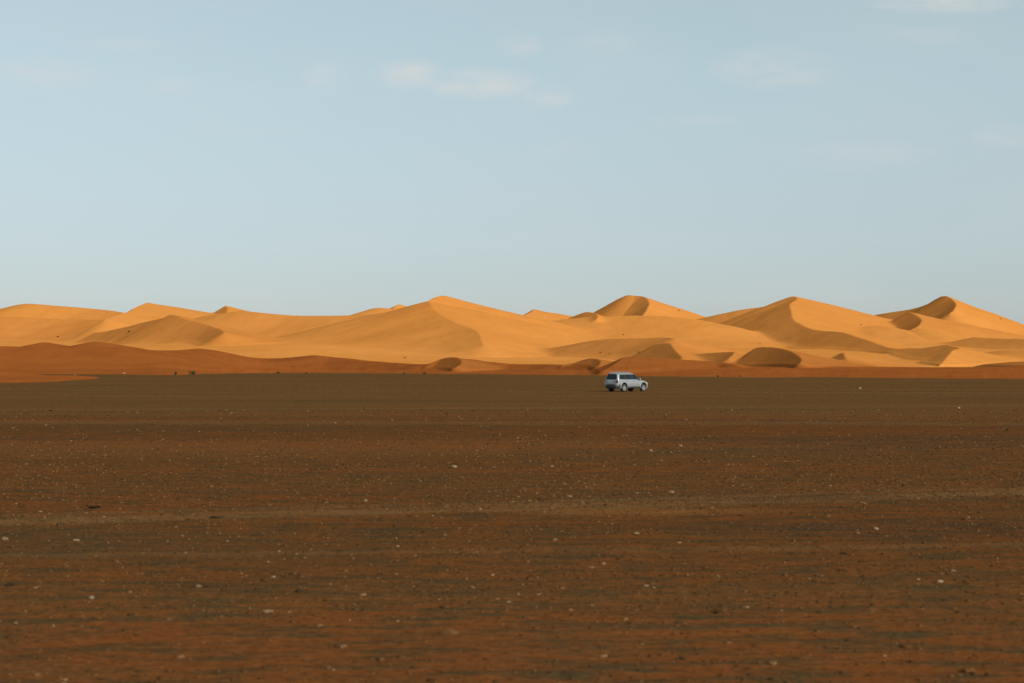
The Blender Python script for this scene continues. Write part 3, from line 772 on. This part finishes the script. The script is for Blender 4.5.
        slab('headlight', [(2.27, s * .52, .68), (2.26, s * .68, .68), (2.13, s * .83, .70), (2.02, s * .865, .81), (2.09, s * .79, .825), (2.20, s * .60, .80)], (.8, s * .5, .3), .02, clear, car, True)
        # wheel arch lips
        for ax in (-1.35, 1.45):
            fb = bmesh.new(); prev = None
            for k in range(21):
                a = math.radians(-8 + 196 * k / 20)
                ring = [fb.verts.new((ax + rr * math.cos(a), s * yy, .39 + rr * math.sin(a))) for (rr, yy) in ((.465, .80), (.465, .925), (.50, .93), (.535, .90), (.535, .86))]
                if prev:
                    for j in range(4): fb.faces.new((prev[j], prev[j + 1], ring[j + 1], ring[j]))
                prev = ring
            bm_obj('wheel_arch', fb, paint, car)
    # back window, windscreen
    def back(z): return -2.24 + .16 * (z - 1.12) / .5
    slab('rear_window', [(back(1.14) - .004, -.70, 1.14), (back(1.14) - .004, .70, 1.14), (back(1.60) - .004, .57, 1.60), (back(1.60) - .004, -.57, 1.60)], (-1, 0, .3), .008, glass, car)
    def wind(z): return 1.16 - .86 * (z - 1.12) / .5
    slab('windscreen', [(wind(1.13), -.70, 1.13), (wind(1.13), .70, 1.13), (wind(1.60), .56, 1.60), (wind(1.60), -.56, 1.60)], (.6, 0, .8), .008, glass, car)
    # tailgate, plate, bumpers, spoiler, grille
    tg = slab('tailgate', [(-2.325, -.62, .72), (-2.325, .62, .72), (-2.285, .68, 1.06), (-2.285, -.68, 1.06)], (-1, 0, 0), .02, paint, car)
    slab('handle', [(-2.346, -.35, .985), (-2.346, .35, .985), (-2.342, .35, 1.02), (-2.342, -.35, 1.02)], (-1, 0, 0), .012, chrome, tg)
    slab('number_plate', [(-2.352, -.25, .80), (-2.352, .25, .80), (-2.345, .25, .91), (-2.345, -.25, .91)], (-1, 0, 0), .006, white, tg)
    for (nm, x, sg) in (('bumper', -2.30, -1), ('bumper', 2.27, 1)):
        b_ = bmesh.new(); prev = None
        for k in range(17):
            yy = -0.9 + 1.8 * k / 16; xx = x - sg * (.36 * abs(yy / .9) ** 4)
            ring = [b_.verts.new((xx + sg * dx, yy, z)) for (dx, z) in ((-.06, .29), (.05, .30), (.085, .42), (.085, .60), (.05, .67), (-.06, .68))]
            if prev:
                for j in range(6): b_.faces.new((prev[j], prev[(j + 1) % 6], ring[(j + 1) % 6], ring[j]))
            else: b_.faces.new(ring[::-1])
            prev = ring
        b_.faces.new(prev); bm_obj(nm, b_, black if sg < 0 else paint, car, True, 35)
    sp_ = bmesh.new(); bmesh.ops.create_cube(sp_, size=1., matrix=Matrix.Translation((-2.13, 0, 1.665)) @ Matrix.Diagonal((.24, 1.16, .05, 1)))
    bmesh.ops.bevel(sp_, geom=list(sp_.edges), offset=.018, segments=2, affect='EDGES'); bm_obj('spoiler', sp_, paint, car)
    slab('grille', [(2.345, -.42, .62), (2.345, .42, .62), (2.31, .46, .72), (2.31, -.46, .72)], (1, 0, .3), .02, black, car)
    # dark belly and axles
    ub = bmesh.new(); bmesh.ops.create_cube(ub, size=1., matrix=Matrix.Translation((0, 0, .42)) @ Matrix.Diagonal((4.2, 1.3, .22, 1)))
    for ax in (-1.35, 1.45): bmesh.ops.create_cone(ub, cap_ends=True, segments=12, radius1=.06, radius2=.06, depth=1.4, matrix=Matrix.Translation((ax, 0, .36)) @ Matrix.Rotation(math.pi / 2, 4, 'X'))
    bm_obj('underbody', ub, black, car)
    # wheels
    def lathe(prof, seg, cx_, cz_, mat, nm, parent):
        b = bmesh.new(); rings = []
        for (r, y) in prof: rings.append([b.verts.new((cx_ + r * math.cos(6.28318 * k / seg), y, cz_ + r * math.sin(6.28318 * k / seg))) for k in range(seg)])
        for a, c in zip(rings, rings[1:]):
            for k in range(seg): b.faces.new((a[k], a[(k + 1) % seg], c[(k + 1) % seg], c[k]))
        return b
    for ax in (-1.35, 1.45):
        for s in (-1, 1):
            yc = s * .775; R = .372
            hub = lathe([(.02, yc - s * .06), (.17, yc - s * .06), (.17, yc + s * .0), (.02, yc + s * .0)], 24, ax, R, black, 'wheel', car)
            wheel = bm_obj('wheel', hub, black, car)
            prof = [(.235, yc - s * .12), (.30, yc - s * .13), (.345, yc - s * .125), (.368, yc - s * .09), (R, yc - s * .03), (R, yc + s * .03), (.368, yc + s * .09), (.345, yc + s * .125), (.30, yc + s * .13), (.235, yc + s * .12), (.228, yc), (.235, yc - s * .12)]
            bm_obj('tyre', lathe(prof, 40, ax, R, rubber, 'tyre', wheel), rubber, wheel)
            rim = lathe([(.226, yc - s * .11), (.226, yc + s * .10), (.238, yc + s * .122), (.215, yc + s * .115), (.205, yc + s * .07), (.20, yc - s * .1)], 36, ax, R, alloy, 'rim', wheel)
            for k in range(6):
                a = k * math.pi / 3 + .3
                M = Matrix.Translation((ax, yc + s * .075, R)) @ Matrix.Rotation(-a, 4, 'Y') @ Matrix.Translation((.12, 0, 0)) @ Matrix.Diagonal((.20, .035, .075, 1))
                bmesh.ops.create_cube(rim, size=1., matrix=M)
            bmesh.ops.create_cone(rim, cap_ends=True, segments=18, radius1=.065, radius2=.055, depth=.06, matrix=Matrix.Translation((ax, yc + s * .08, R)) @ Matrix.Rotation(math.pi / 2, 4, 'X'))
            bm_obj('rim', rim, alloy, wheel)

# ------------------------------------------------------------------ build all
build_world()
sand = sand_material()
height = build_dunes(sand)
build_plain(ground_material())
st = stone_material()
build_gravel(st)
build_stones(st)
leaf = plain_mat('shrub_leaf', (.095, .078, .030), .8, 0., .2, 0., .35, 3.)
wood = plain_mat('shrub_wood', (.075, .050, .030), .9, 0., .1, 0., .3, 5.)
build_shrubs(leaf, wood, height)
build_car()

cam = bpy.data.cameras.new('camera'); co = bpy.data.objects.new('camera', cam); COL.objects.link(co)
cam.sensor_width = 36.; cam.lens = F * 36. / 1024.
cam.shift_y = (HZ - 341.5) / 1024.
cam.clip_start = .1; cam.clip_end = 40000.
co.location = (0, 0, EYE); co.rotation_euler = (math.pi / 2, 0, 0)
cam.dof.use_dof = True; cam.dof.focus_distance = 300.; cam.dof.aperture_fstop = 2.3
sc.camera = co
sc.view_settings.view_transform = 'Standard'; sc.view_settings.look = 'None'; sc.view_settings.gamma = 1.
sc.view_settings.exposure = 0.
